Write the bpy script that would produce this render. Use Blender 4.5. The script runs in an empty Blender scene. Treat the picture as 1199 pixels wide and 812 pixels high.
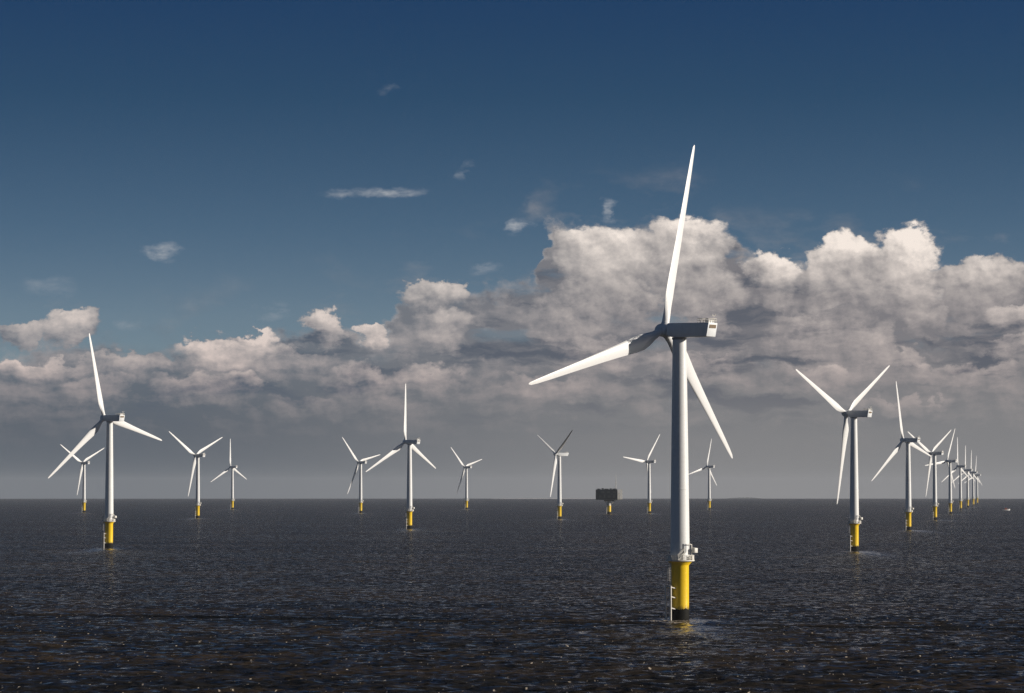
import bpy, bmesh, math, random
import numpy as np
from mathutils import Vector, Matrix

R_ = math.radians
SC = bpy.context.scene
COL = SC.collection

# ------------------------------------------------------------------ camera
F_PX = 3500.0                 # focal length in photo pixels (1199 wide)
EYE_Y = 573.0                 # photo row of eye level (the visible horizon dips below it)
EYE_H = 31.4                  # eye height above the water, metres
EARTH = 6.371e6
PITCH = math.atan((EYE_Y - 406.0) / F_PX)
cam_d = bpy.data.cameras.new('camera')
cam = bpy.data.objects.new('camera', cam_d)
COL.objects.link(cam)
cam.location = (0, 0, EYE_H)
cam.rotation_euler = (R_(90) + PITCH, 0, 0)
cam_d.sensor_width = 36.0
cam_d.lens = 36.0 * F_PX / 1199.0
cam_d.clip_start = 1.0
cam_d.clip_end = 120000.0
SC.camera = cam
SC.render.engine = 'CYCLES'
SC.cycles.use_denoising = True
SC.cycles.denoising_prefilter = 'NONE'
SC.cycles.max_bounces = 6
SC.cycles.volume_bounces = 0
SC.cycles.sample_clamp_indirect = 6.0
SC.view_settings.view_transform = 'Standard'
SC.view_settings.look = 'None'
SC.view_settings.gamma = 1.0
SC.view_settings.use_curve_mapping = False
SC.view_settings.exposure = 0.0


def ray(px, py):
    """world direction through a photo pixel"""
    x, y = (px - 599.5) / F_PX, (406.0 - py) / F_PX
    c, s = math.cos(PITCH), math.sin(PITCH)
    return Vector((x, c - y * s, s + y * c)).normalized()


def UV(px, py):
    """azimuth and elevation in degrees of a photo pixel"""
    d = ray(px, py)
    return math.degrees(math.atan2(d.x, d.y)), math.degrees(math.asin(d.z))


def sea_z(x, y):
    return -(x * x + y * y) / (2 * EARTH)


def place(px, depth):
    """point on the curved sea at a photo column and a distance along the view"""
    x = (px - 599.5) / F_PX * depth
    return Vector((x, depth, sea_z(x, depth)))


# ------------------------------------------------------------------ sun
SUN_EL, SUN_AZ = 15.0, 97.0           # azimuth clockwise from the view (+Y)
sd = bpy.data.lights.new('sun', 'SUN')
so = bpy.data.objects.new('sun', sd)
COL.objects.link(so)
sd.energy = 5.0
sd.angle = R_(0.55)
sd.color = (1.0, 0.925, 0.83)
sv = Vector((math.sin(R_(SUN_AZ)) * math.cos(R_(SUN_EL)), math.cos(R_(SUN_AZ)) * math.cos(R_(SUN_EL)), math.sin(R_(SUN_EL))))
so.rotation_euler = sv.to_track_quat('Z', 'Y').to_euler()
so.location = sv * 500


# ------------------------------------------------------------------ node helper
class NT:
    def __init__(self, tree):
        self.t = tree
        self.n = tree.nodes
        self.l = tree.links

    def node(self, kind, **kw):
        nd = self.n.new(kind)
        for k, v in kw.items():
            setattr(nd, k, v)
        return nd

    def put(self, sock, v):
        if isinstance(v, bpy.types.NodeSocket):
            self.l.new(v, sock)
        elif v is not None:
            sock.default_value = v

    def m(self, op, a, b=None, c=None, clamp=False):
        nd = self.node('ShaderNodeMath', operation=op, use_clamp=clamp)
        for i, v in enumerate((a, b, c)):
            if v is not None:
                self.put(nd.inputs[i], v)
        return nd.outputs[0]

    def v(self, op, a, b=None):
        nd = self.node('ShaderNodeVectorMath', operation=op)
        self.put(nd.inputs[0], a)
        if b is not None:
            if op == 'SCALE':
                self.put(nd.inputs['Scale'], b)
            else:
                self.put(nd.inputs[1], b)
        return nd.outputs['Value'] if op in ('DOT_PRODUCT', 'LENGTH', 'DISTANCE') else nd.outputs['Vector']

    def sep(self, a):
        nd = self.node('ShaderNodeSeparateXYZ')
        self.put(nd.inputs[0], a)
        return nd.outputs

    def comb(self, x, y, z):
        nd = self.node('ShaderNodeCombineXYZ')
        for i, v in enumerate((x, y, z)):
            self.put(nd.inputs[i], v)
        return nd.outputs[0]

    def noise(self, vec, scale=1.0, detail=3.0, rough=0.5, lac=2.0, dist=0.0, color=False):
        nd = self.node('ShaderNodeTexNoise', noise_dimensions='3D')
        self.put(nd.inputs['Vector'], vec)
        nd.inputs['Scale'].default_value = scale
        nd.inputs['Detail'].default_value = detail
        nd.inputs['Roughness'].default_value = rough
        nd.inputs['Lacunarity'].default_value = lac
        nd.inputs['Distortion'].default_value = dist
        return nd.outputs['Color'] if color else nd.outputs[0]

    def rng(self, val, a, b, c=0.0, d=1.0, smooth=False):
        nd = self.node('ShaderNodeMapRange', interpolation_type='SMOOTHSTEP' if smooth else 'LINEAR', clamp=True)
        self.put(nd.inputs['Value'], val)
        for i, x in enumerate((a, b, c, d)):
            self.put(nd.inputs[1 + i], x)
        return nd.outputs[0]

    def mix(self, f, a, b, mode='MIX'):
        nd = self.node('ShaderNodeMix', data_type='RGBA', blend_type=mode)
        self.put(nd.inputs[0], f)
        for i, x in ((6, a), (7, b)):
            if isinstance(x, tuple) and len(x) == 3:
                x = x + (1.0,)
            self.put(nd.inputs[i], x)
        return nd.outputs[2]

    def curve(self, val, pts):
        """piecewise curve val -> y; pts list of (x, y) in any range"""
        xs = [p[0] for p in pts]
        ys = [p[1] for p in pts]
        x0, x1, y0, y1 = min(xs), max(xs), min(ys), max(ys)
        nd = self.node('ShaderNodeFloatCurve')
        cv = nd.mapping.curves[0]
        while len(cv.points) < len(pts):
            cv.points.new(0.5, 0.5)
        for p, (x, y) in zip(cv.points, sorted(pts)):
            p.location = ((x - x0) / (x1 - x0), (y - y0) / (y1 - y0))
            p.handle_type = 'AUTO'
        nd.mapping.update()
        self.put(nd.inputs['Value'], self.rng(val, x0, x1))
        return self.m('MULTIPLY_ADD', nd.outputs[0], y1 - y0, y0)


def srgb(r, g, b):
    f = lambda c: (c / 255 / 12.92) if c / 255 <= 0.04045 else ((c / 255 + 0.055) / 1.055) ** 2.4
    return (f(r), f(g), f(b))


# ------------------------------------------------------------------ world: Nishita sky under a bank of cloud
W = bpy.data.worlds.new('World')
SC.world = W
W.use_nodes = True
W.node_tree.nodes.clear()
g = NT(W.node_tree)
SKY_STRENGTH = 0.1
tc = g.node('ShaderNodeTexCoord').outputs['Generated']
X, Y, Z = g.sep(tc)
U = g.m('MULTIPLY', g.m('ARCTAN2', X, Y), 57.29578)
V = g.m('MULTIPLY', g.m('ARCSINE', Z), 57.29578)
sky = g.node('ShaderNodeTexSky', sky_type='NISHITA', sun_disc=False)
sky.sun_elevation = R_(SUN_EL)
sky.sun_rotation = R_(SUN_AZ)
sky.air_density = 1.0
sky.dust_density = 0.6
sky.ozone_density = 2.0
# the photograph was taken through a polariser, ninety degrees from the sun: deep blue close above the cloud
g.put(sky.inputs[0], g.v('NORMALIZE', g.comb(X, Y, g.m('MULTIPLY_ADD', g.m('MAXIMUM', Z, 0.0), 3.0, 0.02))))
tint = g.node('ShaderNodeValToRGB')
tr = tint.color_ramp
tr.elements[0].position = 0.0
tr.elements[0].color = (0.80, 0.72, 0.70, 1)
tr.elements[1].position = 1.0
tr.elements[1].color = (0.135, 0.305, 0.50, 1)
for pos, c in ((0.33, (0.76, 0.73, 0.71)), (0.5, (0.50, 0.585, 0.63)), (0.75, (0.25, 0.41, 0.515))):
    e = tr.elements.new(pos)
    e.color = c + (1,)
g.put(tint.inputs[0], g.rng(V, 0.0, 10.0))
blue = g.mix(1.0, sky.outputs[0], tint.outputs[0], 'MULTIPLY')

P = g.comb(U, V, 3.7)
# domain warp
Pw = g.comb(U, g.m('MULTIPLY', V, 1.35), 0.0)
n_big = g.noise(g.v('ADD', Pw, (11.3, 4.2, 1.7)), 0.55, 2.0, 0.5, color=True)
n_mid = g.noise(g.v('ADD', Pw, (3.1, 9.4, 5.2)), 1.7, 6.0, 0.56, color=True)
w1 = g.v('MULTIPLY', g.v('SUBTRACT', n_big, (0.5, 0.5, 0.5)), (1.1, 0.55, 0.0))
n_fine = g.noise(g.v('ADD', Pw, (1.1, 2.4, 8.2)), 4.6, 5.0, 0.62, color=True)
w2 = g.v('MULTIPLY', g.v('SUBTRACT', n_mid, (0.5, 0.5, 0.5)), (1.15, 0.95, 0.0))
w2 = g.v('ADD', w2, g.v('MULTIPLY', g.v('SUBTRACT', n_fine, (0.5, 0.5, 0.5)), (0.34, 0.30, 0.0)))
Q = g.v('ADD', g.v('ADD', g.comb(U, V, 0.0), w1), w2)
Qu, Qv, _ = g.sep(Q)

# outline of the bank: photo column -> photo row of the cloud tops
tops = [(-300, 420), (-40, 405), (0, 408), (60, 392), (110, 396), (160, 410), (205, 400), (250, 392), (330, 388), (390, 368),
        (430, 388), (462, 352), (490, 334), (555, 334), (596, 328), (622, 296), (645, 258), (720, 258), (790, 252), (850, 268), (885, 300),
        (930, 300), (985, 286), (1060, 276), (1105, 296), (1199, 300), (1240, 300), (1500, 340)]
tp = [UV(a, b) for a, b in tops]
top = g.curve(Qu, tp)
dep = g.m('SUBTRACT', top, Qv)                       # degrees below the cloud tops
a_bank = g.rng(dep, -0.02, 0.34, smooth=True)

# separate heaps: column, row, half width, half height, brightness
heaps = [(706, 292, 72, 34, 0.95), (800, 280, 62, 32, 0.9), (905, 318, 40, 22, 0.95), (985, 298, 42, 24, 0.95), (1062, 302, 52, 34, 1.15),
         (1000, 330, 85, 24, 0.62), (1150, 322, 62, 24, 0.7), (668, 352, 52, 30, 0.62), (745, 338, 30, 16, 0.7), (838, 340, 40, 24, 0.62),
         (940, 384, 62, 26, 0.66), (1010, 392, 40, 20, 0.6), (1075, 370, 40, 12, 0.55), (1190, 366, 42, 10, 0.75),
         (690, 408, 60, 22, 0.45), (505, 342, 44, 13, 0.62), (520, 380, 46, 18, 0.7), (382, 372, 24, 17, 0.85), (432, 386, 22, 8, 0.9),
         (290, 396, 40, 12, 0.95), (250, 408, 52, 14, 0.75), (80, 374, 36, 13, 0.66), (40, 424, 62, 10, 0.7), (225, 452, 55, 16, 0.6),
         (280, 448, 30, 12, 0.62), (430, 446, 62, 18, 0.58), (500, 436, 50, 16, 0.66), (120, 452, 46, 12, 0.45), (360, 470, 60, 10, 0.42),
         (1120, 430, 90, 12, 0.5), (960, 438, 60, 9, 0.42), (1060, 470, 60, 8, 0.42), (640, 452, 70, 9, 0.4), (1180, 400, 50, 9, 0.5),
         (130, 424, 70, 11, 0.42), (330, 416, 80, 11, 0.45), (30, 380, 40, 10, 0.42), (820, 425, 70, 10, 0.42), (1050, 415, 45, 10, 0.5)]
sumw = None
sumb = None
fmax = None
for hx, hy, rx_, ry_, br in heaps:
    cu, cv_ = UV(hx, hy)
    ru = rx_ * 0.01637
    rv = ry_ * 0.01637
    e = g.v('MULTIPLY', g.v('SUBTRACT', Q, (cu, cv_, 0.0)), (1.0 / ru, 1.0 / rv, 0.0))
    # firm above, trailing away below
    e = g.v('MAXIMUM', e, g.v('MULTIPLY', e, (1.0, 0.36, 1.0)))
    f = g.m('SUBTRACT', 1.0, g.v('DOT_PRODUCT', e, e))
    f = g.m('MAXIMUM', f, 0.0)
    w_ = g.m('MULTIPLY', g.m('MULTIPLY', f, f), 1.0 if br > 0.72 else 0.4)
    # lit from the right and above
    br = br * (1.4 if hy > 395 else 1.0)
    b_ = g.m('MULTIPLY', g.m('MULTIPLY_ADD', g.v('DOT_PRODUCT', e, (0.20, 0.60, 0.0)), 1.0, 0.66, clamp=True), br)
    wb = g.m('MULTIPLY', w_, b_)
    sumw = w_ if sumw is None else g.m('ADD', sumw, w_)
    sumb = wb if sumb is None else g.m('ADD', sumb, wb)
    fmax = f if fmax is None else g.m('MAXIMUM', fmax, f)
heap_b = g.m('DIVIDE', sumb, g.m('ADD', sumw, 0.16))
heap_a = g.rng(fmax, 0.0, 0.45, smooth=True)

# relief: the same noise looked up a little nearer the sun
def relief(scale, du, dv, seed, detail, rough):
    base = g.comb(U, g.m('MULTIPLY', V, 1.15), seed)
    a_ = g.noise(base, scale, detail, rough)
    b_ = g.noise(g.v('ADD', base, (du, dv, 0.0)), scale, detail, rough)
    return g.m('SUBTRACT', a_, b_)

rel1 = relief(0.9, 0.16, 0.20, 7.3, 5.0, 0.58)
rel2 = relief(2.6, 0.06, 0.08, 2.9, 5.0, 0.6)
streak = g.noise(g.v('MULTIPLY', g.v('ADD', g.v('ADD', g.comb(U, V, 2.5), w1), g.v('SCALE', w2, 0.35)), (0.42, 2.0, 2.2)), 1.0, 5.0, 0.58)
streak = g.rng(streak, 0.36, 0.66, -0.45, 0.75)
low = g.rng(V, 0.5, 2.3, smooth=True)             # relief fades into the murk above the horizon
rel = g.m('ADD', g.m('MULTIPLY', rel1, 1.3), g.m('MULTIPLY', rel2, 0.5))
lit = g.m('ADD', g.m('MULTIPLY', heap_b, 1.0), g.m('MULTIPLY', rel, g.m('MULTIPLY_ADD', heap_b, 0.8, 0.75)))
lit = g.m('ADD', lit, g.m('MULTIPLY', streak, g.m('MULTIPLY', g.rng(V, 4.0, 2.4), 0.36)))
rim = g.m('MULTIPLY', g.rng(dep, 0.55, 0.05, smooth=True), 0.22)
lit = g.m('ADD', lit, rim)
lit = g.m('MULTIPLY', lit, low, clamp=True)

k = 1.0 / SKY_STRENGTH
def C(r, gg, b):
    return tuple(c * k for c in srgb(r, gg, b))

right = g.rng(U, -8.0, 5.0, smooth=True)
shade_hi = g.mix(right, C(102, 112, 123), C(124, 122, 126))
shade_lo = g.mix(right, C(88, 96, 106), C(126, 126, 128))
shade = g.mix(g.rng(V, 1.0, 3.2, smooth=True), shade_lo, shade_hi)
shade = g.mix(g.m('MULTIPLY', g.rng(streak, 0.0, -0.42), g.rng(V, 1.0, 2.2)), shade, g.mix(right, C(78, 90, 106), C(92, 96, 106)))
sun_side = g.mix(g.rng(V, 2.0, 4.4), C(205, 188, 182), C(246, 234, 224))
cloud = g.mix(g.m('POWER', lit, 1.05), shade, sun_side)
# paler air close to the horizon on the right
cloud = g.mix(g.m('MULTIPLY', g.rng(V, 1.3, -0.1, smooth=True), 0.6), cloud, g.mix(right, C(90, 98, 107), C(130, 129, 130)))

# thin gaps of blue between heaps
gap = g.rng(g.noise(g.comb(g.m('MULTIPLY', U, 0.55), g.m('MULTIPLY', V, 1.9), 9.1), 1.0, 4.0, 0.55), 0.53, 0.68, smooth=True)
gap = g.m('MULTIPLY', gap, g.m('MULTIPLY', g.rng(V, 2.2, 3.2), g.m('SUBTRACT', 1.0, heap_a)))
alpha = g.m('MULTIPLY', a_bank, g.m('SUBTRACT', 1.0, g.m('MULTIPLY', gap, 0.65)))
alpha = g.m('MAXIMUM', alpha, heap_a)
# faint veil thrown up beyond the bank
veil = g.rng(g.noise(g.comb(g.m('MULTIPLY', U, 0.5), g.m('MULTIPLY', V, 1.2), 1.1), 1.0, 5.0, 0.6), 0.50, 0.75)
veil = g.m('MULTIPLY', veil, g.m('MULTIPLY', g.rng(dep, -1.3, 0.1, smooth=True), 0.5))
alpha = g.m('MAXIMUM', alpha, veil)
# stray wisps in the clear sky
wsp = None
n_w = g.noise(g.comb(g.m('MULTIPLY', U, 1.2), g.m('MULTIPLY', V, 3.4), 4.4), 1.6, 5.0, 0.6)
for hx, hy, rx_, ry_, s_ in ((455, 226, 50, 9, 0.75), (398, 228, 32, 7, 0.55), (192, 294, 27, 14, 0.8), (604, 266, 13, 11, 0.7), (448, 104, 18, 9, 0.3),
                         (546, 198, 10, 10, 0.4), (568, 316, 26, 9, 0.5), (60, 336, 46, 14, 0.36), (320, 366, 20, 14, 0.4), (710, 246, 10, 16, 0.7),
                         (150, 380, 20, 8, 0.35)):
    cu, cv_ = UV(hx, hy)
    e = g.v('MULTIPLY', g.v('SUBTRACT', g.v('ADD', g.comb(U, V, 0.0), g.v('MULTIPLY', w2, (0.8, 0.4, 0.0))), (cu, cv_, 0.0)), (1 / (rx_ * 0.01637), 1 / (ry_ * 0.01637), 0.0))
    f = g.m('MULTIPLY', g.m('MAXIMUM', g.m('SUBTRACT', 1.0, g.v('DOT_PRODUCT', e, e)), 0.0), s_ * 1.5)
    wsp = f if wsp is None else g.m('MAXIMUM', wsp, f)
wsp = g.m('MULTIPLY', g.m('MULTIPLY', g.m('POWER', wsp, 1.5), 0.8), g.rng(n_w, 0.36, 0.66), clamp=True)
out = g.mix(wsp, blue, C(168, 172, 178))
out = g.mix(alpha, out, cloud)
high = g.rng(g.noise(g.comb(g.m('MULTIPLY', U, 0.03), g.m('MULTIPLY', V, 0.08), 2.2), 1.0, 4.0, 0.6), 0.35, 0.65)
out = g.mix(g.m('MULTIPLY', g.rng(V, 11.0, 26.0, smooth=True), 0.85), out, g.mix(high, C(20, 36, 60), C(48, 62, 84)))
# overhead and behind the camera the sky stays broken cloud; below the horizon grey water light
out = g.mix(g.rng(V, -0.2, -1.0), out, C(60, 64, 68))
bg = g.node('ShaderNodeBackground')
g.put(bg.inputs['Color'], out)
bg.inputs['Strength'].default_value = SKY_STRENGTH
wo = g.node('ShaderNodeOutputWorld')
g.l.new(bg.outputs[0], wo.inputs['Surface'])
W.cycles.sampling_method = 'MANUAL'
W.cycles.sample_map_resolution = 512


# ------------------------------------------------------------------ materials
def material(name):
    m = bpy.data.materials.new(name)
    m.use_nodes = True
    return m, NT(m.node_tree), m.node_tree.nodes['Principled BSDF']


def worn(name, base, dark, rough, streak_amt=0.35, scale=0.8, metal=0.0, spec=0.5):
    m, n, b = material(name)
    oc = n.node('ShaderNodeTexCoord').outputs['Object']
    s1 = n.noise(n.v('MULTIPLY', oc, (1.0, 1.0, 0.12)), scale, 5.0, 0.6)
    s2 = n.noise(oc, scale * 4.0, 4.0, 0.6)
    f = n.m('MULTIPLY', n.rng(n.m('MULTIPLY_ADD', s2, 0.4, n.m('MULTIPLY', s1, 0.75)), 0.5, 0.8), streak_amt)
    n.put(b.inputs['Base Color'], n.mix(f, base, dark))
    b.inputs['Metallic'].default_value = metal
    b.inputs['Specular IOR Level'].default_value = spec
    n.put(b.inputs['Roughness'], n.rng(s2, 0.3, 0.7, rough - 0.06, rough + 0.08))
    return m


M = {}
M['white'] = worn('white_tower_paint', (0.79, 0.79, 0.77), (0.50, 0.47, 0.42), 0.42, 0.42, 0.35)
M['blade'] = worn('white_blade_gelcoat', (0.82, 0.81, 0.79), (0.62, 0.60, 0.57), 0.38, 0.2, 0.25)
M['nacelle'] = worn('pale_grey_nacelle_panel', (0.78, 0.79, 0.79), (0.55, 0.55, 0.53), 0.45, 0.3, 0.6)
M['yellow'] = worn('yellow_marine_coating', (0.92, 0.61, 0.012), (0.45, 0.22, 0.03), 0.36, 0.18, 0.7)
_m = M['yellow']
_n = NT(_m.node_tree)
_b = _m.node_tree.nodes['Principled BSDF']
_old = _b.inputs['Base Color'].links[0].from_socket
_oc = _n.node('ShaderNodeTexCoord').outputs['Object']
_z = _n.sep(_oc)[2]
_nz = _n.noise(_n.v('MULTIPLY', _oc, (1.6, 1.6, 0.35)), 1.0, 5.0, 0.65)
_f = _n.rng(_n.m('MULTIPLY_ADD', _nz, 3.4, _n.m('MULTIPLY', _z, -1.0)), -1.9, -0.6)
_col = _n.mix(_n.m('MULTIPLY', _f, 0.85), _old, (0.05, 0.035, 0.012))
_run = _n.rng(_n.noise(_n.v('MULTIPLY', _oc, (2.6, 2.6, 0.09)), 1.0, 4.0, 0.6), 0.60, 0.72)
_col = _n.mix(_n.m('MULTIPLY', _run, _n.rng(_z, 6.0, 13.5, 0.0, 0.4)), _col, (0.30, 0.12, 0.025))
_n.put(_b.inputs['Base Color'], _col)
M['rail'] = worn('weathered_galvanised_white', (0.74, 0.71, 0.64), (0.40, 0.33, 0.24), 0.5, 0.5, 1.5)
M['fouling'] = worn('black_marine_growth', (0.006, 0.006, 0.005), (0.02, 0.017, 0.01), 0.75, 0.8, 2.0, 0.0, 0.15)
M['louvre'] = worn('dark_vent_louvre', (0.14, 0.10, 0.06), (0.06, 0.045, 0.03), 0.6, 0.6, 4.0)
M['door'] = worn('grey_door', (0.42, 0.43, 0.44), (0.25, 0.25, 0.25), 0.5)
M['dark_steel'] = worn('dark_grey_cladding', (0.022, 0.026, 0.03), (0.012, 0.012, 0.012), 0.6, 0.5, 0.3, 0.0, 0.3)
M['steel'] = worn('grey_steel', (0.30, 0.31, 0.32), (0.18, 0.17, 0.15), 0.5, 0.5, 0.5)
M['red'] = worn('red_hull_paint', (0.42, 0.10, 0.06), (0.22, 0.07, 0.05), 0.4)
M['glass'] = worn('dark_cabin_glass', (0.02, 0.025, 0.03), (0.02, 0.02, 0.02), 0.1)
M['sand'] = worn('pale_sand', (0.62, 0.60, 0.57), (0.40, 0.38, 0.35), 0.9, 0.5, 0.01)
M['land'] = worn('far_land', (0.07, 0.08, 0.07), (0.12, 0.11, 0.09), 0.95, 0.5, 0.004)

# the vent is horizontal slats: dark stripes by height
_m, _n, _b = material('vent_slats')
_oc = _n.node('ShaderNodeTexCoord').outputs['Object']
_st = _n.rng(_n.m('SINE', _n.m('MULTIPLY', _n.sep(_oc)[2], 42.0)), -0.3, 0.3)
_n.put(_b.inputs['Base Color'], _n.mix(_st, (0.09, 0.06, 0.035), (0.30, 0.21, 0.12)))
_b.inputs['Roughness'].default_value = 0.6
M['vent'] = _m

# cladding of the platform: panels with darker joints and odd lighter openings
_m, _n, _b = material('platform_cladding')
_oc = _n.node('ShaderNodeTexCoord').outputs['Object']
_x, _y, _z = _n.sep(_oc)
_j = _n.m('MAXIMUM', _n.rng(_n.m('SINE', _n.m('MULTIPLY', _n.m('ADD', _x, _y), 2.2)), 0.93, 0.99), _n.rng(_n.m('SINE', _n.m('MULTIPLY', _z, 1.6)), 0.93, 0.99))
_p = _n.noise(_oc, 0.25, 3.0, 0.6)
_n.put(_b.inputs['Base Color'], _n.mix(_j, _n.mix(_n.rng(_p, 0.35, 0.65), (0.005, 0.010, 0.015), (0.016, 0.027, 0.038)), (0.004, 0.005, 0.006)))
_b.inputs['Roughness'].default_value = 0.7
_b.inputs['Specular IOR Level'].default_value = 0.1
M['clad'] = _m

# ------------------------------------------------------------------ sea water
# line of the old wake across the water
pa, pb = ray(0, 719), ray(1199, 737)
def hit(d):
    t = -EYE_H / d.z
    return np.array([d.x * t, d.y * t])
qa, qb = hit(pa), hit(pb)
tv = (qb - qa) / np.linalg.norm(qb - qa)
WAKE_N = (float(-tv[1]), float(tv[0]))
WAKE_C = -(qa[0] * WAKE_N[0] + qa[1] * WAKE_N[1])
m_sea, n, b = material('sea_water')
geo = n.node('ShaderNodeNewGeometry')
pos = geo.outputs['Position']
flat = n.v('MULTIPLY', pos, (1.0, 1.0, 0.0))
def slope(scale, sx, amp, seed, det=2.0):
    v_ = n.v('ADD', n.v('MULTIPLY', flat, (sx, 1.0, 0.0)), (seed * 13.1, seed * 7.7, seed))
    c_ = n.noise(v_, scale, det, 0.55, color=True)
    return n.v('MULTIPLY', n.v('SUBTRACT', c_, (0.5, 0.5, 0.5)), (amp * 1.2, amp, 0.0))
s = n.v('ADD', slope(1.0, 0.65, 1.9, 1.3, 4.0), slope(0.3, 0.6, 1.5, 2.1, 4.0))
gust = n.noise(n.v('MULTIPLY', flat, (0.35, 1.0, 0.0)), 0.011, 4.0, 0.6)
s = n.v('SCALE', s, n.rng(gust, 0.3, 0.7, 0.75, 1.2))
# the wind drives the chop towards the camera, so the steep faces look this way
# calm patches added before the piles, shaped to brighten the tower reflections
mirror_patch = n.node('ShaderNodeAttribute', attribute_name='mirror_patch').outputs['Fac']
s = n.v('SCALE', s, n.m('SUBTRACT', 1.0, n.m('MULTIPLY', mirror_patch, 0.85)))
# wind rows: streaks of rougher and smoother water along the wind
row = n.noise(n.v('MULTIPLY', flat, (0.75, 0.06, 0.0)), 1.0, 4.0, 0.65)
row2 = n.noise(n.v('MULTIPLY', flat, (0.22, 0.12, 0.0)), 1.0, 5.0, 0.7)
face = n.m('ADD', n.rng(row, 0.3, 0.7, -0.13, 0.13), n.rng(row2, 0.3, 0.7, -0.10, 0.10))
# the old wake lies as one long swell in front of the nearest tower
px_, py_, _ = n.sep(pos)
wob = n.noise(n.v('MULTIPLY', flat, (0.02, 0.0, 0.0)), 1.0, 3.0, 0.6)
ac_ = n.m('ADD', n.m('ADD', n.m('MULTIPLY', px_, WAKE_N[0]), n.m('MULTIPLY', py_, WAKE_N[1])), n.m('MULTIPLY_ADD', wob, 14.0, WAKE_C - 7.0))
wk = n.m('POWER', 2.71828, n.m('MULTIPLY', n.m('MULTIPLY', ac_, ac_), -1.0 / 20.0))
wk = n.m('MULTIPLY', wk, n.rng(n.noise(n.v('MULTIPLY', flat, (0.10, 0.05, 0.0)), 1.0, 5.0, 0.65), 0.36, 0.56, 0.2, 1.0))
face = n.m('MULTIPLY_ADD', wk, 0.55, face)
face = n.m('ADD', n.m('MULTIPLY', face, n.m('SUBTRACT', 1.0, n.m('MULTIPLY', mirror_patch, 0.7))), n.m('MULTIPLY_ADD', mirror_patch, -0.27, 0.265))
s = n.v('ADD', s, n.comb(0.0, face, 0.0))
N = n.v('NORMALIZE', n.v('SUBTRACT', geo.outputs['Normal'], s))
n.put(b.inputs['Normal'], N)
silt = n.rng(n.noise(n.v('MULTIPLY', flat, (0.4, 0.8, 0.0)), 0.03, 8.0, 0.72), 0.44, 0.66)
water_col = n.mix(silt, (0.015, 0.013, 0.010), (0.055, 0.037, 0.019))
water_col = n.mix(n.m('MULTIPLY', wk, 0.8), water_col, (0.004, 0.004, 0.004))  # wake also darkened in colour for the dark sky its face reflects
chop = n.noise(n.v('MULTIPLY', flat, (0.6, 1.0, 0.0)), 1.1, 3.0, 0.6)
cap = n.rng(n.noise(n.v('ADD', n.v('MULTIPLY', flat, (1.0, 0.30, 0.0)), (51.0, 17.0, 0.0)), 1.15, 2.0, 0.5), 0.675, 0.72)
cap = n.m('MULTIPLY', cap, n.rng(chop, 0.40, 0.54))
wash_gleam = n.node('ShaderNodeAttribute', attribute_name='wash_gleam').outputs['Fac']
wash_n = n.noise(n.v('MULTIPLY', flat, (0.8, 0.35, 0.0)), 0.9, 5.0, 0.7)
wash_f = n.m('MULTIPLY', n.rng(n.m('ADD', wash_n, n.m('MULTIPLY', wash_gleam, 0.22)), 0.70, 0.82), n.rng(wash_gleam, 0.0, 0.25))
foam_glint = n.m('MAXIMUM', cap, wash_f)
n.put(b.inputs['Base Color'], n.mix(foam_glint, water_col, (0.72, 0.60, 0.45)))  # foam coloured warm so the whitecaps also carry painted sun glints
n.put(b.inputs['Roughness'], n.m('MULTIPLY_ADD', foam_glint, 0.6, 0.13))
b.inputs['IOR'].default_value = 1.33
b.inputs['Specular IOR Level'].default_value = 0.46
b.inputs['Specular Tint'].default_value = (1.0, 0.92, 0.80, 1.0)


# ------------------------------------------------------------------ mesh helpers
def mesh_obj(name, bm, mat, parent=None, smooth=None, **props):
    me = bpy.data.meshes.new(name)
    bmesh.ops.recalc_face_normals(bm, faces=bm.faces)
    bm.to_mesh(me)
    bm.free()
    me.materials.append(mat)
    if smooth is not None:
        me.set_sharp_from_angle(angle=R_(smooth))
        for p in me.polygons:
            p.use_smooth = True
    o = bpy.data.objects.new(name, me)
    COL.objects.link(o)
    if parent is not None:
        o.parent = parent
    for k_, v_ in props.items():
        o[k_] = v_
    return o


def empty(name, loc, label, cat, group=None):
    o = bpy.data.objects.new(name, None)
    o.empty_display_size = 2.0
    COL.objects.link(o)
    o.location = loc
    o['label'] = label
    o['category'] = cat
    if group:
        o['group'] = group
    return o


def lathe(bm, prof, seg=48, origin=(0, 0, 0), mat=None, cap=True):
    """profile of (radius, z) turned about z"""
    rings = []
    for r, z in prof:
        ring = []
        for i in range(seg):
            a = 2 * math.pi * i / seg
            p = Vector((r * math.cos(a), r * math.sin(a), z))
            if mat is not None:
                p = mat @ p
            ring.append(bm.verts.new(p + Vector(origin)))
        rings.append(ring)
    for a_, b_ in zip(rings, rings[1:]):
        for i in range(seg):
            j = (i + 1) % seg
            bm.faces.new((a_[i], a_[j], b_[j], b_[i]))
    if cap:
        bm.faces.new(rings[0][::-1])
        bm.faces.new(rings[-1])


def tube(bm, a, b, r, seg=8, r2=None):
    a, b = Vector(a), Vector(b)
    d = b - a
    L = d.length
    q = d.to_track_quat('Z', 'Y').to_matrix()
    lathe(bm, [(r, 0), (r if r2 is None else r2, L)], seg, a, q)


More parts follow.
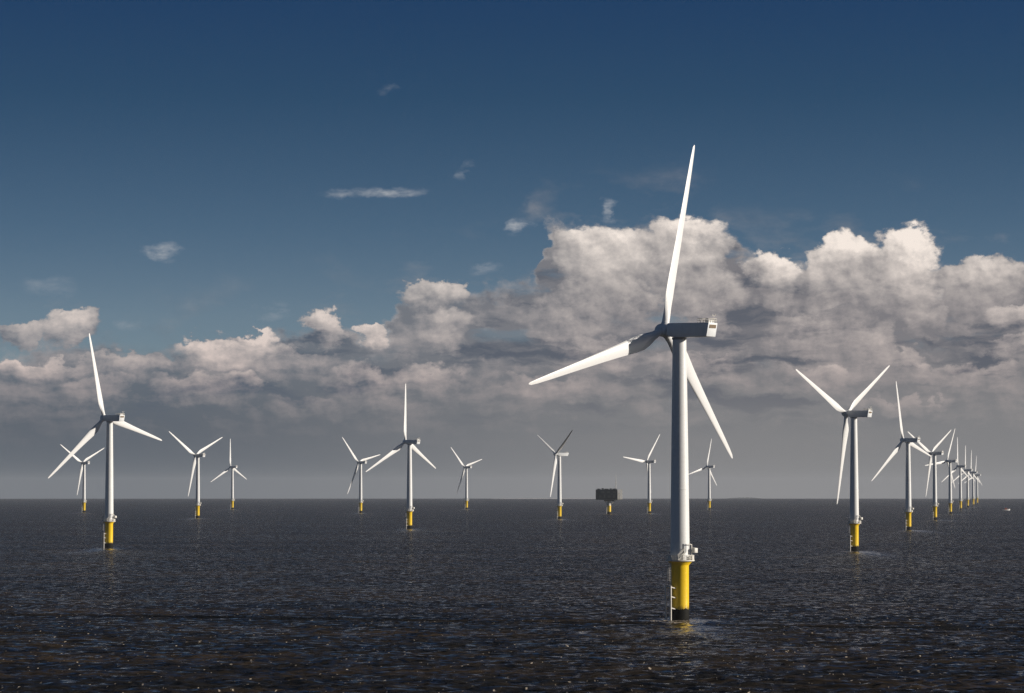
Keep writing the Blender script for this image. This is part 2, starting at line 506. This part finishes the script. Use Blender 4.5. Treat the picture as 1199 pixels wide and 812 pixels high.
def box(bm, lo, hi, bevel=0.0, rot=None, off=None):
    c = [(lo[i] + hi[i]) / 2 for i in range(3)]
    d = [hi[i] - lo[i] for i in range(3)]
    r = bmesh.ops.create_cube(bm, size=1.0)
    vs = r['verts']
    for v in vs:
        v.co = Vector((c[0] + v.co.x * d[0], c[1] + v.co.y * d[1], c[2] + v.co.z * d[2]))
    if bevel > 0:
        es = list({e for v in vs for e in v.link_edges})
        res = bmesh.ops.bevel(bm, geom=es, offset=bevel, segments=2, affect='EDGES', profile=0.5)
        vs = list({v for f in res['faces'] for v in f.verts} | {v for v in vs if v.is_valid})
    if rot is not None or off is not None:
        for v in vs:
            p = v.co.copy()
            if rot is not None:
                p = rot @ p
            if off is not None:
                p = p + Vector(off)
            v.co = p
    return vs


# ------------------------------------------------------------------ the sea: one curved sheet, finer where it is looked at
rng = np.random.default_rng(7)
fine = np.radians(np.arange(-12.4, 12.4001, 0.0225))
coarse = np.radians(np.concatenate([np.linspace(-180, -14, 56)[:-1], [-14, -13.2]]))
coarse2 = np.radians(np.concatenate([[13.2, 14], np.linspace(14, 180, 56)[1:-1]]))
az = np.concatenate([coarse, fine, coarse2])
inv = np.linspace(EYE_H / 300.0, EYE_H / 14500.0, 640)
rad = np.concatenate([[40.0, 110.0, 180.0, 240.0], EYE_H / inv, np.linspace(15200, 24500, 26)])
dr = np.gradient(rad)
A, Rr = np.meshgrid(az, rad)
xs = (Rr * np.sin(A)).astype(np.float64)
ys = (Rr * np.cos(A)).astype(np.float64)
zs = -(Rr ** 2) / (2 * EARTH)
dz = np.zeros_like(zs)
for i in range(64):
    lam = float(np.exp(rng.uniform(np.log(1.3), np.log(13.0))))
    th = rng.normal(0.0, 0.55) + 0.15
    kx, ky = math.sin(th) * 2 * math.pi / lam, math.cos(th) * 2 * math.pi / lam
    amp = 0.034 * lam ** 0.12
    fade = np.clip((lam / dr - 2.2) / 2.0, 0, 1)[:, None]
    if fade.max() <= 0:
        continue
    rows = np.nonzero(fade[:, 0] > 0)[0]
    ph = kx * xs[rows] + ky * ys[rows] + rng.uniform(0, 6.28)
    dz[rows] += fade[rows] * amp * np.sin(ph)
# crests sharper than troughs
dz = dz + 0.35 * np.maximum(dz, 0) ** 2
zs = zs + dz
nr, nc = A.shape
co = np.stack([xs, ys, zs], -1).reshape(-1, 3)
co = np.concatenate([co, [[0, 0, 0]]])
I = np.arange(nr * nc).reshape(nr, nc)
In = np.roll(I, -1, axis=1)
quads = np.stack([I[:-1], I[1:], In[1:], In[:-1]], -1).reshape(-1, 4)
cen = np.stack([np.full(nc, nr * nc), I[0], In[0]], -1)
me = bpy.data.meshes.new('sea')
me.vertices.add(len(co))
me.vertices.foreach_set('co', co.astype(np.float32).ravel())
nl = quads.size + cen.size
me.loops.add(nl)
me.loops.foreach_set('vertex_index', np.concatenate([quads.ravel(), cen.ravel()]).astype(np.int32))
me.polygons.add(len(quads) + len(cen))
ls = np.concatenate([np.arange(len(quads)) * 4, len(quads) * 4 + np.arange(len(cen)) * 3]).astype(np.int32)
me.polygons.foreach_set('loop_start', ls)
me.polygons.foreach_set('use_smooth', np.ones(len(ls), dtype=bool))
me.update(calc_edges=True)
me.materials.append(m_sea)
sea = bpy.data.objects.new('sea', me)
COL.objects.link(sea)
sea['kind'] = 'structure'
sea['label'] = 'dark choppy grey brown sea reaching to the horizon'
SEA_X, SEA_Y = xs, ys

# ------------------------------------------------------------------ wind turbine
HUB_Z = 70.0
BLADE_R = 47.0
PILE_R = 2.12
GROUP = 'offshore wind turbines'


def blade_bm(feather=0.0):
    """one blade along +z from the hub centre; upwind is -x, the chord lies near y"""
    bm = bmesh.new()
    st = [(0.9, 1.85, 1.85, 0), (2.4, 1.85, 1.85, 0), (4.0, 2.2, 1.7, 9), (6.0, 3.1, 1.35, 13), (8.5, 3.95, 1.08, 12), (11.5, 3.75, 0.86, 10),
          (16, 3.2, 0.64, 7), (22, 2.65, 0.48, 4.5), (28, 2.2, 0.36, 2.8), (34, 1.8, 0.27, 1.6), (40, 1.42, 0.19, 0.6), (44, 1.1, 0.13, 0.2),
          (46.2, 0.75, 0.08, 0), (46.9, 0.28, 0.035, 0)]
    NS = 20
    rings = []
    for r, ch, th, tw in st:
        ring = []
        circ = max(0.0, min(1.0, (4.6 - r) / 2.6))
        ang = R_(tw + 2.0) + feather
        for i in range(NS):
            t = 2 * math.pi * i / NS
            cx = math.cos(t)
            # aerofoil: blunt leading edge, thin trailing edge
            u = (1 - cx) / 2
            half = th * 0.5 * (2.6 * math.sqrt(max(u, 0)) * (1 - u) ** 0.9) / 1.02
            ay, ax = (u - 0.32) * ch, math.copysign(half, math.sin(t))
            if abs(math.sin(t)) < 1e-6:
                ax = 0.0
            cy, cxx = -ch / 2 * cx, th / 2 * math.sin(t)
            y_ = cy * circ + ay * (1 - circ)
            x_ = cxx * circ + ax * (1 - circ)
            # leading edge towards +y
            y_ = -y_
            xr = x_ * math.cos(ang) - y_ * math.sin(ang)
            yr = x_ * math.sin(ang) + y_ * math.cos(ang)
            bend = -math.tan(R_(2.5)) * r - 0.9 * (r / 47.0) ** 2
            ring.append(bm.verts.new((xr + bend, yr, r)))
        rings.append(ring)
    for a_, b_ in zip(rings, rings[1:]):
        for i in range(NS):
            j = (i + 1) % NS
            bm.faces.new((a_[i], a_[j], b_[j], b_[i]))
    bm.faces.new(rings[0][::-1])
    bm.faces.new(rings[-1])
    return bm


def hub_bm():
    bm = bmesh.new()
    q = Vector((-1, 0, 0)).to_track_quat('Z', 'Y').to_matrix()
    lathe(bm, [(0.8, -1.75), (1.55, -1.7), (1.66, -1.2), (1.7, 0.0), (1.62, 0.8), (1.42, 1.5), (1.1, 2.05), (0.7, 2.45), (0.3, 2.66), (0.05, 2.72)],
          32, (0, 0, 0), q)
    for k_ in range(3):
        rm = Matrix.Rotation(2 * math.pi * k_ / 3, 3, 'X')
        lathe(bm, [(1.12, 0.5), (1.08, 1.75), (1.0, 1.95)], 24, (0, 0, 0), rm)
    return bm


def nacelle_bm():
    bm = bmesh.new()
    # body drawn in side view, then given its width
    prof = [(-2.6, -1.25), (-2.6, 1.25), (-2.2, 1.66), (9.0, 1.68), (10.35, 1.68), (9.75, -1.66), (2.2, -1.74), (-1.2, -1.74)]
    hw = 1.78
    f1 = [bm.verts.new((x, -hw, z)) for x, z in prof]
    f2 = [bm.verts.new((x, hw, z)) for x, z in prof]
    nP = len(prof)
    bm.faces.new(f1)
    bm.faces.new(f2[::-1])
    for i in range(nP):
        j = (i + 1) % nP
        bm.faces.new((f1[i], f2[i], f2[j], f1[j]))
    bmesh.ops.bevel(bm, geom=list(bm.edges), offset=0.13, segments=2, affect='EDGES', profile=0.5)
    return bm


def build_turbine(loc, yaw, spin, label, feather=0.0):
    root = empty('wind_turbine', loc, label, 'wind turbine', GROUP)
    # --- foundation
    bm = bmesh.new()
    lathe(bm, [(PILE_R, 2.45), (PILE_R, 13.0), (PILE_R + 0.1, 13.2), (2.95, 13.98), (2.95, 14.05)], 56)
    tpz = mesh_obj('transition_piece', bm, M['yellow'], root, 30)
    bm = bmesh.new()
    lathe(bm, [(PILE_R + 0.03, -6.0), (PILE_R + 0.06, -0.5), (PILE_R + 0.05, 1.6), (PILE_R + 0.02, 2.45)], 56)
    # ragged top of the growth
    rr = random.Random(3)
    for v in bm.verts:
        if v.co.z > 2.4:
            v.co.z += 0.28 * math.sin(math.atan2(v.co.y, v.co.x) * 5) * 0.5 + rr.uniform(-0.15, 0.2) + 0.12
        elif v.co.z > 1.0:
            v.co.x *= 1 + rr.uniform(0, 0.02)
            v.co.y *= 1 + rr.uniform(0, 0.02)
    mesh_obj('marine_growth', bm, M['fouling'], tpz, 30)
    # boat landing: two fenders a little off the pile, on the shaded side
    nrm = Vector((-0.87, -0.49, 0.0))
    tan = Vector((0.49, -0.87, 0.0))
    bm = bmesh.new()
    c0 = nrm * 3.35
    for sgn in (-1, 1):
        p = c0 + tan * 1.05 * sgn
        tube(bm, p + Vector((0, 0, -1.5)), p + Vector((0, 0, 8.2)), 0.22, 12)
        for z in (2.9, 7.9, 5.6):
            q_ = nrm * 1.95 + tan * 0.9 * sgn
            tube(bm, p + Vector((0, 0, z)), q_ + Vector((0, 0, z - 0.35)), 0.16, 10)
    tube(bm, c0 - tan * 1.05 + Vector((0, 0, 8.0)), c0 + tan * 1.05 + Vector((0, 0, 8.0)), 0.1, 8)
    mesh_obj('boat_landing', bm, M['rail'], tpz, 40)
    # caged ladder from the landing to the platform
    bm = bmesh.new()
    l0 = nrm * 2.78
    for sgn in (-1, 1):
        p = l0 + tan * 0.28 * sgn
        tube(bm, p + Vector((0, 0, -0.5)), p + Vector((0, 0, 14.9)), 0.06, 6)
    for i in range(38):
        z = 0.2 + i * 0.38
        tube(bm, l0 - tan * 0.28 + Vector((0, 0, z)), l0 + tan * 0.28 + Vector((0, 0, z)), 0.035, 6)
    for z in np.arange(9.4, 12.9, 0.62):
        pts = [l0 + tan * 0.45 * math.cos(t) + nrm * (0.15 + 0.6 * math.sin(t)) + Vector((0, 0, float(z))) for t in np.linspace(0, math.pi, 9)]
        for a_, b_ in zip(pts, pts[1:]):
            tube(bm, a_, b_, 0.06, 6)
    for t in (0.25 * math.pi, 0.5 * math.pi, 0.75 * math.pi):
        q_ = l0 + tan * 0.45 * math.cos(t) + nrm * (0.15 + 0.6 * math.sin(t))
        tube(bm, q_ + Vector((0, 0, 9.4)), q_ + Vector((0, 0, 12.8)), 0.05, 6)
    mesh_obj('ladder', bm, M['rail'], tpz, 40)
    # --- platform
    bm = bmesh.new()
    lathe(bm, [(2.2, 14.07), (3.42, 14.07), (3.5, 14.12), (3.5, 14.36), (3.42, 14.40), (2.2, 14.40)], 48)
    plat = mesh_obj('platform', bm, M['rail'], root, 30)
    bm = bmesh.new()
    NPOST = 22
    for i in range(NPOST):
        a = 2 * math.pi * i / NPOST
        tube(bm, (3.38 * math.cos(a), 3.38 * math.sin(a), 14.38), (3.38 * math.cos(a), 3.38 * math.sin(a), 15.5), 0.06, 6)
    for z, r_ in ((15.5, 0.065), (15.12, 0.045), (14.76, 0.045)):
        for i in range(48):
            a, a2 = 2 * math.pi * i / 48, 2 * math.pi * (i + 1) / 48
            tube(bm, (3.38 * math.cos(a), 3.38 * math.sin(a), z), (3.38 * math.cos(a2), 3.38 * math.sin(a2), z), r_, 6)
    # mesh panels on some bays
    for i in (2, 13, 16, 20):
        a = 2 * math.pi * (i + 0.5) / NPOST
        box(bm, (-0.02, -0.40, 14.45), (0.02, 0.40, 15.4), 0, Matrix.Rotation(a, 3, 'Z'), (3.36 * math.cos(a), 3.36 * math.sin(a), 0))
    mesh_obj('railing', bm, M['rail'], plat, 40)
    # davit with its winch box, on the sunny side
    bm = bmesh.new()
    tube(bm, (2.75, -0.9, 14.4), (2.75, -0.9, 18.1), 0.13, 10)
    tube(bm, (2.75, -0.9, 18.05), (2.1, -2.4, 18.25), 0.11, 10)
    box(bm, (-0.5, -0.55, 16.1), (0.5, 0.55, 17.25), 0.06, Matrix.Rotation(R_(-48), 3, 'Z'), (3.5, -0.9, 0))
    tube(bm, (2.75, -0.9, 16.6), (3.2, -0.9, 16.6), 0.1, 8)
    tube(bm, (2.75, -0.9, 17.5), (3.9, -0.9, 17.2), 0.06, 8)
    mesh_obj('davit_crane', bm, M['rail'], plat, 40)
    bm = bmesh.new()
    tube(bm, (-2.9, -1.5, 14.4), (-2.9, -1.5, 16.8), 0.12, 8)
    tube(bm, (-4.3, -1.7, 17.1), (-2.2, -1.4, 16.6), 0.07, 8)
    box(bm, (-3.15, -1.7, 16.2), (-2.65, -1.3, 16.9), 0.05)
    mesh_obj('lamp_post', bm, M['rail'], plat, 40)
    # --- tower
    bm = bmesh.new()
    prof = []
    for i in range(28):
        t = i / 27
        z = 14.42 + t * (67.6 - 14.42)
        prof.append((2.32 - 0.66 * t ** 1.25, z))
    lathe(bm, prof, 72)
    tw = mesh_obj('tower', bm, M['white'], root, 30)
    for z, r_ in ((14.6, 2.37), (31.4, 2.24), (49.5, 1.96)):
        bm = bmesh.new()
        lathe(bm, [(r_ - 0.12, z), (r_, z + 0.01), (r_, z + 0.09), (r_ - 0.12, z + 0.1)], 72, cap=False)
        mesh_obj('flange', bm, M['white'], tw, 30)
    # steps and door on the camera side
    bm = bmesh.new()
    rm = Matrix.Rotation(R_(-62), 3, 'Z')
    box(bm, (2.18, -0.42, 16.2), (2.40, 0.42, 18.3), 0.05, rm)
    mesh_obj('door', bm, M['door'], tw)
    bm = bmesh.new()
    for off in (2.42, 3.02):
        a0, a1 = rm @ Vector((off, -2.3, 14.45)), rm @ Vector((off, -0.3, 16.2))
        tube(bm, a0, a1, 0.08, 6)
        tube(bm, a0 + Vector((0, 0, 1.0)), a1 + Vector((0, 0, 1.0)), 0.06, 6)
        tube(bm, a0, a0 + Vector((0, 0, 1.0)), 0.05, 6)
        tube(bm, a1, a1 + Vector((0, 0, 1.0)), 0.05, 6)
    for i in range(7):
        t = i / 6
        c_ = Vector((2.72, -2.3 + 2.0 * t, 14.45 + 1.75 * t))
        box(bm, (-0.3, -0.14, -0.03), (0.3, 0.14, 0.03), 0, None, None) if False else None
        vs = box(bm, (c_.x - 0.3, c_.y - 0.14, c_.z - 0.03), (c_.x + 0.3, c_.y + 0.14, c_.z + 0.03), 0, rm)
    mesh_obj('stair', bm, M['rail'], plat)
    # --- nacelle
    nac = mesh_obj('nacelle', nacelle_bm(), M['nacelle'], root, 35)
    nac.location = (0, 0, HUB_Z - 0.05)
    nac.rotation_euler = (0, R_(1.6), yaw)
    bm = bmesh.new()
    rm = Matrix.Rotation(math.atan2(0.6, 3.58), 3, 'Y')
    box(bm, (-0.05, -1.25, -0.42), (0.05, 1.25, 0.42), 0.02, rm, (10.24, 0, 0.80))
    mesh_obj('vent', bm, M['vent'], nac)
    bm = bmesh.new()
    pts = [(6.9, -1.6), (10.15, -1.6), (10.15, 1.6), (6.9, 1.6)]
    for (x0, y0), (x1, y1) in zip(pts, pts[1:] + pts[:1]):
        for z in (2.2, 2.7):
            tube(bm, (x0, y0, z), (x1, y1, z), 0.06, 6)
        for i in range(4):
            t = i / 4
            tube(bm, (x0 + (x1 - x0) * t, y0 + (y1 - y0) * t, 1.6), (x0 + (x1 - x0) * t, y0 + (y1 - y0) * t, 2.7), 0.06, 6)
    mesh_obj('roof_railing', bm, M['rail'], nac, 40)
    bm = bmesh.new()
    box(bm, (8.6, -1.0, 1.69), (9.8, 0.9, 2.4), 0.08)
    mesh_obj('cooler', bm, M['white'], nac)
    bm = bmesh.new()
    tube(bm, (9.6, 1.1, 1.8), (9.6, 1.1, 3.7), 0.05, 6)
    tube(bm, (9.6, 0.5, 3.4), (9.6, 1.7, 3.4), 0.04, 6)
    for y_ in (0.5, 1.7):
        lathe(bm, [(0.06, 3.4), (0.14, 3.6), (0.06, 3.75)], 8, (9.6, y_, 0))
    mesh_obj('wind_sensor', bm, M['rail'], nac, 40)
    bm = bmesh.new()
    lathe(bm, [(1.72, -2.35), (1.80, -2.3), (1.80, -1.9), (1.70, -1.78)], 40)
    mesh_obj('yaw_ring', bm, M['steel'], nac, 30)
    # --- rotor
    hub = mesh_obj('rotor_hub', hub_bm(), M['nacelle'], root, 35)
    set_rotor(hub, yaw, spin)
    for k_ in range(3):
        bl = mesh_obj('blade', blade_bm(feather), M['blade'], hub, 40)
        bl.rotation_euler = (2 * math.pi * k_ / 3, 0, 0)
    return root


def set_rotor(hub, yaw, spin):
    mtx = (Matrix.Translation((0, 0, HUB_Z)) @ Matrix.Rotation(yaw, 4, 'Z') @ Matrix.Translation((-4.75, 0, 0.1))
           @ Matrix.Rotation(R_(6), 4, 'Y') @ Matrix.Rotation(R_(spin), 4, 'X'))
    hub.matrix_parent_inverse = Matrix.Identity(4)
    hub.location = mtx.to_translation()
    hub.rotation_euler = mtx.to_euler()


def copy_tree(o, parent=None):
    c_ = o.copy()
    COL.objects.link(c_)
    c_.parent = parent
    for ch in list(o.children):
        copy_tree(ch, c_)
    return c_


YAW = R_(-42)
TURBINES = [
    # column, base row, hub row, rotor angle, label
    (795.8, 726, 387, 108, 'largest and nearest white wind turbine, standing alone in the foreground on its yellow base'),
    (128.5, 641, 489, 15, 'large white wind turbine nearest on the left side, one blade pointing up'),
    (99.0, 599, 541, 57, 'small distant wind turbine just behind and left of the large left-hand turbine'),
    (232.0, 606, 532.6, 56, 'mid-distance wind turbine with one blade hanging down, right of the large left-hand turbine'),
    (272.5, 595.5, 546, 3, 'smallest wind turbine of the left cluster, far off, one blade straight up'),
    (422.5, 599.9, 540.7, 43, 'small wind turbine just left of the taller middle turbine, its lower blade hanging left'),
    (479.6, 618.6, 516.8, 2, 'tallest wind turbine in the middle distance left of centre, one blade straight up'),
    (546.4, 595.2, 545.8, 46, 'small distant wind turbine just right of the tall middle-distance turbine'),
    (655.0, 606.5, 530.8, 57, 'stopped wind turbine with thin blades and sunlit white nacelle, left of the dark platform'),
    (760.0, 599.8, 539.2, 83, 'small wind turbine between the dark platform and the nearest turbine tower'),
    (830.2, 595.4, 545.1, 107, 'small distant wind turbine close on the right of the nearest turbine tower'),
    (999.7, 645, 483.9, 63, 'nearest wind turbine of the receding row on the right, blades spread in a Y'),
    (1063.0, 619.4, 514, 14, 'second turbine of the receding right-hand row, one blade up, behind the nearest of the row'),
    (1094.0, 607.6, 529.6, 62, 'third turbine of the receding right-hand row, with a blade hanging down'),
    (1112.0, 600.2, 538.5, 98, 'fourth turbine of the receding right-hand row, a blade leaning right'),
    (1124.0, 595.4, 544.4, 4, 'fifth turbine of the receding right-hand row, one blade upright'),
    (1132.4, 592.3, 548.9, 2, 'sixth turbine of the receding right-hand row, third from its far end'),
    (1138.8, 590.6, 551.7, 1, 'next to last turbine at the far end of the right-hand row'),
    (1143.5, 588.3, 554.6, 116, 'last and farthest turbine ending the right-hand row, nearest the little boat'),
]
proto = None
piles = []
for i, (px, by, hy, spin, label) in enumerate(TURBINES):
    depth = F_PX * HUB_Z / (by - hy) / math.cos(PITCH)
    loc = place(px, depth)
    piles.append((loc, depth))
    if i == 0:
        t_ = proto = build_turbine(loc, YAW, spin, label)
    elif i == 8:
        t_ = build_turbine(loc, R_(27), spin, label, feather=R_(78))
    else:
        t_ = copy_tree(proto)
        t_.location = loc
        t_['label'] = label
        for ch in t_.children:
            if ch.name.startswith('rotor_hub'):
                set_rotor(ch, YAW, spin)

# broken water round the piles; its reach towards the camera stands for golden reflection
wash_gleam = np.zeros(nr * nc + 1, dtype=np.float32)
for loc, depth in piles:
    ex = (SEA_X - loc.x + 1.5) / 10.0
    ey = (SEA_Y - loc.y + 9.0) / 19.0
    wash_gleam[:-1] = np.maximum(wash_gleam[:-1], np.exp(-(ex ** 2 + ey ** 2)).ravel())
mirror_patch = np.zeros(nr * nc + 1, dtype=np.float32)  # calm water added to strengthen the reflections below the towers
for loc, depth in piles:
    ex = (SEA_X - loc.x - 2.0) / 9.0
    ey = SEA_Y - loc.y
    ey = np.where(ey > 0, ey / 8.0, ey / (95.0 + 0.02 * depth))
    mirror_patch[:-1] = np.maximum(mirror_patch[:-1], np.exp(-(ex ** 2 + ey ** 2)).ravel())
al_ = sea.data.attributes.new('mirror_patch', 'FLOAT', 'POINT')
al_.data.foreach_set('value', mirror_patch)
at = sea.data.attributes.new('wash_gleam', 'FLOAT', 'POINT')
at.data.foreach_set('value', wash_gleam)

# ------------------------------------------------------------------ transformer platform on a single pile
d_p = 3950.0
loc = place(713.0, d_p)
sub = empty('offshore_platform', loc, 'dark boxy transformer platform on a short yellow pile with a thin mast', 'offshore platform')
pm = d_p / F_PX               # metres per photo pixel there
bm = bmesh.new()
lathe(bm, [(2.6, 2.4), (2.6, 10.2), (2.9, 10.5), (2.9, 10.8)], 40)
pile = mesh_obj('monopile', bm, M['yellow'], sub, 30)
bm = bmesh.new()
lathe(bm, [(2.64, -6), (2.66, 2.4)], 40)
mesh_obj('marine_growth', bm, M['fouling'], pile, 30)
bm = bmesh.new()
for s_ in (-0.6, 0.9):
    tube(bm, (-3.2, -1.9 + s_, -1.0), (-3.2, -1.9 + s_, 9.0), 0.25, 8)
    tube(bm, (-3.2, -1.9 + s_, 8.6), (-2.2, -1.0 + s_ * 0.4, 8.4), 0.18, 8)
mesh_obj('boat_landing', bm, M['rail'], pile, 40)
bm = bmesh.new()
lathe(bm, [(2.45, 10.8), (2.35, 13.2), (2.6, 16.6), (3.2, 17.0)], 40)
mesh_obj('support_column', bm, M['rail'], sub, 30)
bm = bmesh.new()
for y_ in (-2.5, 2.5):
    tube(bm, (2.4, y_ * 0.5, 12.6), (9.0, y_, 18.6), 0.5, 10)
    tube(bm, (-2.4, y_ * 0.5, 12.6), (-6.5, y_, 18.6), 0.5, 10)
mesh_obj('support_brace', bm, M['rail'], sub, 40)
bm = bmesh.new()
box(bm, (-6.5, -6, 17.0), (6.5, 6, 18.4), 0.1)
mesh_obj('underdeck', bm, M['dark_steel'], sub)
ROT = Matrix.Rotation(R_(4), 3, 'Z')
bm = bmesh.new()
box(bm, (-17.4, -9.5, 18.45), (16.6, 9.5, 18.95), 0.05, ROT)
mesh_obj('main_deck', bm, M['dark_steel'], sub)
bm = bmesh.new()
box(bm, (-16.8, -9, 19.0), (10.2, 9, 32.2), 0.15, ROT)
mod = mesh_obj('topside_module', bm, M['clad'], sub)
bm = bmesh.new()
for x0, x1, h_ in ((-15.5, -12.0, 1.1), (-9.5, -7.5, 1.7), (-6.0, -1.0, 0.9), (1.0, 3.2, 1.4), (4.8, 9.4, 1.0)):
    box(bm, (x0, -5, 32.25), (x1, 4, 32.25 + h_), 0.08, ROT)
mesh_obj('roof_unit', bm, M['dark_steel'], mod)
bm = bmesh.new()
for x0, z0, w_, h_ in ((-14, 21.5, 3.0, 3.0), (-8, 21.2, 2.2, 4.2), (-2.5, 21.5, 3.6, 2.8), (4.5, 21.2, 2.4, 4.2), (-12, 27.4, 5, 2.6), (-3.5, 27.4, 4, 2.6), (4, 27.4, 4.5, 2.6)):
    box(bm, (x0, -9.12, z0), (x0 + w_, -8.98, z0 + h_), 0, ROT)
mesh_obj('louvre_panel', bm, M['dark_steel'], mod)
# open steel gallery at the sunny end
bm = bmesh.new()
for x_ in (10.6, 13.4, 16.3):
    for y_ in (-9, 0, 9):
        tube(bm, ROT @ Vector((x_, y_, 18.95)), ROT @ Vector((x_, y_, 32.0)), 0.24, 8)
for z in (23.4, 27.7, 32.0):
    for y_ in (-9, 9):
        tube(bm, ROT @ Vector((10.3, y_, z)), ROT @ Vector((16.3, y_, z)), 0.2, 8)
    tube(bm, ROT @ Vector((16.3, -9, z)), ROT @ Vector((16.3, 9, z)), 0.2, 8)
for z in (18.95, 23.4, 27.7):
    tube(bm, ROT @ Vector((10.6, -9, z)), ROT @ Vector((16.3, -9, z + 4.3)), 0.16, 8)
    tube(bm, ROT @ Vector((16.3, -9, z)), ROT @ Vector((16.3, 0, z + 4.3)), 0.16, 8)
mesh_obj('open_gallery', bm, M['rail'], sub)
bm = bmesh.new()
box(bm, (11.0, -7.5, 23.5), (13.4, -3.5, 26.8), 0.1, ROT)
box(bm, (11.4, -3.0, 19.0), (14.4, 3.0, 21.8), 0.1, ROT)
mesh_obj('equipment_cabinet', bm, M['rail'], sub)
bm = bmesh.new()
for z in (33.3,):
    for a_, b_ in (((-16.5, -8.8), (10, -8.8)), ((10, -8.8), (10, 8.8)), ((-16.5, -8.8), (-16.5, 8.8))):
        tube(bm, ROT @ Vector((a_[0], a_[1], z)), ROT @ Vector((b_[0], b_[1], z)), 0.09, 6)
for i in range(12):
    x_ = -16.5 + i * 26.5 / 11
    tube(bm, ROT @ Vector((x_, -8.8, 32.2)), ROT @ Vector((x_, -8.8, 33.3)), 0.07, 6)
mesh_obj('railing', bm, M['steel'], mod)
bm = bmesh.new()
tube(bm, (9.2, 3, 32.2), (9.2, 3, 52.0), 0.42, 8, 0.18)
tube(bm, (8.0, 3, 41.0), (10.4, 3, 41.0), 0.14, 6)
tube(bm, (9.2, 3, 38.0), (6.0, 3, 32.2), 0.12, 6)
mesh_obj('mast', bm, M['rail'], sub, 40)

# ------------------------------------------------------------------ fishing boat far off
d_b = 4650.0
loc = place(1177.0, d_b)
boat = empty('fishing_boat', loc, 'tiny white fishing boat with mast and wheelhouse, far off at the right edge', 'fishing boat')
boat.rotation_euler = (0, 0, R_(8))
bm = bmesh.new()
ribs = []
for x_, hw, zt, zk in ((-6.2, 1.7, 1.7, -0.4), (-3, 2.1, 1.55, -0.7), (0, 2.2, 1.6, -0.7), (3, 1.9, 1.9, -0.6), (5.4, 1.0, 2.3, -0.3), (6.6, 0.1, 2.6, 0.4)):
    ribs.append([bm.verts.new(p) for p in ((x_, -hw, zt), (x_, -hw * 0.9, zt * 0.4), (x_, -hw * 0.45, zk), (x_, hw * 0.45, zk), (x_, hw * 0.9, zt * 0.4), (x_, hw, zt))])
for a_, b_ in zip(ribs, ribs[1:]):
    for i in range(5):
        bm.faces.new((a_[i], a_[i + 1], b_[i + 1], b_[i]))
    bm.faces.new((a_[5], a_[0], b_[0], b_[5]))
bm.faces.new(ribs[0])
bm.faces.new(ribs[-1][::-1])
mesh_obj('hull', bm, M['white'], boat, 40)
bm = bmesh.new()
for sgn in (-1, 1):
    pts = [Vector((x_, sgn * (hw + 0.04), zt)) for x_, hw, zt in ((-6.2, 1.7, 1.7), (-3, 2.1, 1.55), (0, 2.2, 1.6), (3, 1.9, 1.9), (5.4, 1.0, 2.3))]
    for a_, b_ in zip(pts, pts[1:]):
        tube(bm, a_, b_, 0.1, 6)
mesh_obj('gunwale', bm, M['red'], boat)
bm = bmesh.new()
box(bm, (-1.8, -1.2, 1.5), (1.4, 1.2, 3.9), 0.12)
cab = mesh_obj('wheelhouse', bm, M['red'], boat)
bm = bmesh.new()
box(bm, (-1.2, -1.23, 2.7), (1.0, 1.23, 3.4), 0.02)
box(bm, (1.38, -0.9, 2.7), (1.43, 0.9, 3.4), 0.0)
mesh_obj('window', bm, M['glass'], cab)
bm = bmesh.new()
tube(bm, (-2.4, 0, 1.5), (-2.4, 0, 6.4), 0.1, 8)
tube(bm, (-2.4, 0, 3.0), (-5.0, 0, 5.0), 0.07, 8)
tube(bm, (-2.4, 0, 6.2), (5.8, 0, 2.5), 0.03, 6)
mesh_obj('mast', bm, M['steel'], boat)

# ------------------------------------------------------------------ low land on the horizon
def strip(name, px0, px1, depth, hgt, mat, seed, **props):
    rr = random.Random(seed)
    bm = bmesh.new()
    N_ = 60
    rows = []
    for i in range(N_ + 1):
        t = i / N_
        px = px0 + (px1 - px0) * t
        p = place(px, depth)
        env = math.sin(math.pi * t) ** 0.5
        h_ = hgt * env * (0.55 + 0.45 * rr.random())
        rows.append([bm.verts.new((p.x, p.y + dy, p.z + hz)) for dy, hz in ((-260, -2.0), (-120, h_ * 0.5), (0, h_), (140, h_ * 0.6), (300, -2.0))])
    for a_, b_ in zip(rows, rows[1:]):
        for i in range(4):
            bm.faces.new((a_[i], a_[i + 1], b_[i + 1], b_[i]))
    return mesh_obj(name, bm, mat, None, 60, **props)


strip('sandbank', 575, 705, 15200, 4.6, M['sand'], 4, kind='structure')
strip('far_coast', 852, 892, 23500, 12.0, M['land'], 9, kind='structure')

# ------------------------------------------------------------------ sea haze
bm = bmesh.new()
box(bm, (-25500, -25500, -54.0), (25500, 25500, 126.0))
m_h = bpy.data.materials.new('sea_haze')
m_h.use_nodes = True
nh = m_h.node_tree
nh.nodes.clear()
pv = nh.nodes.new('ShaderNodeVolumePrincipled')
pv.inputs['Color'].default_value = (0.80, 0.84, 0.90, 1)
pv.inputs['Density'].default_value = 2.2e-5
ho = nh.nodes.new('ShaderNodeOutputMaterial')
nh.links.new(pv.outputs[0], ho.inputs['Volume'])
mesh_obj('haze', bm, m_h, None, None, kind='stuff')
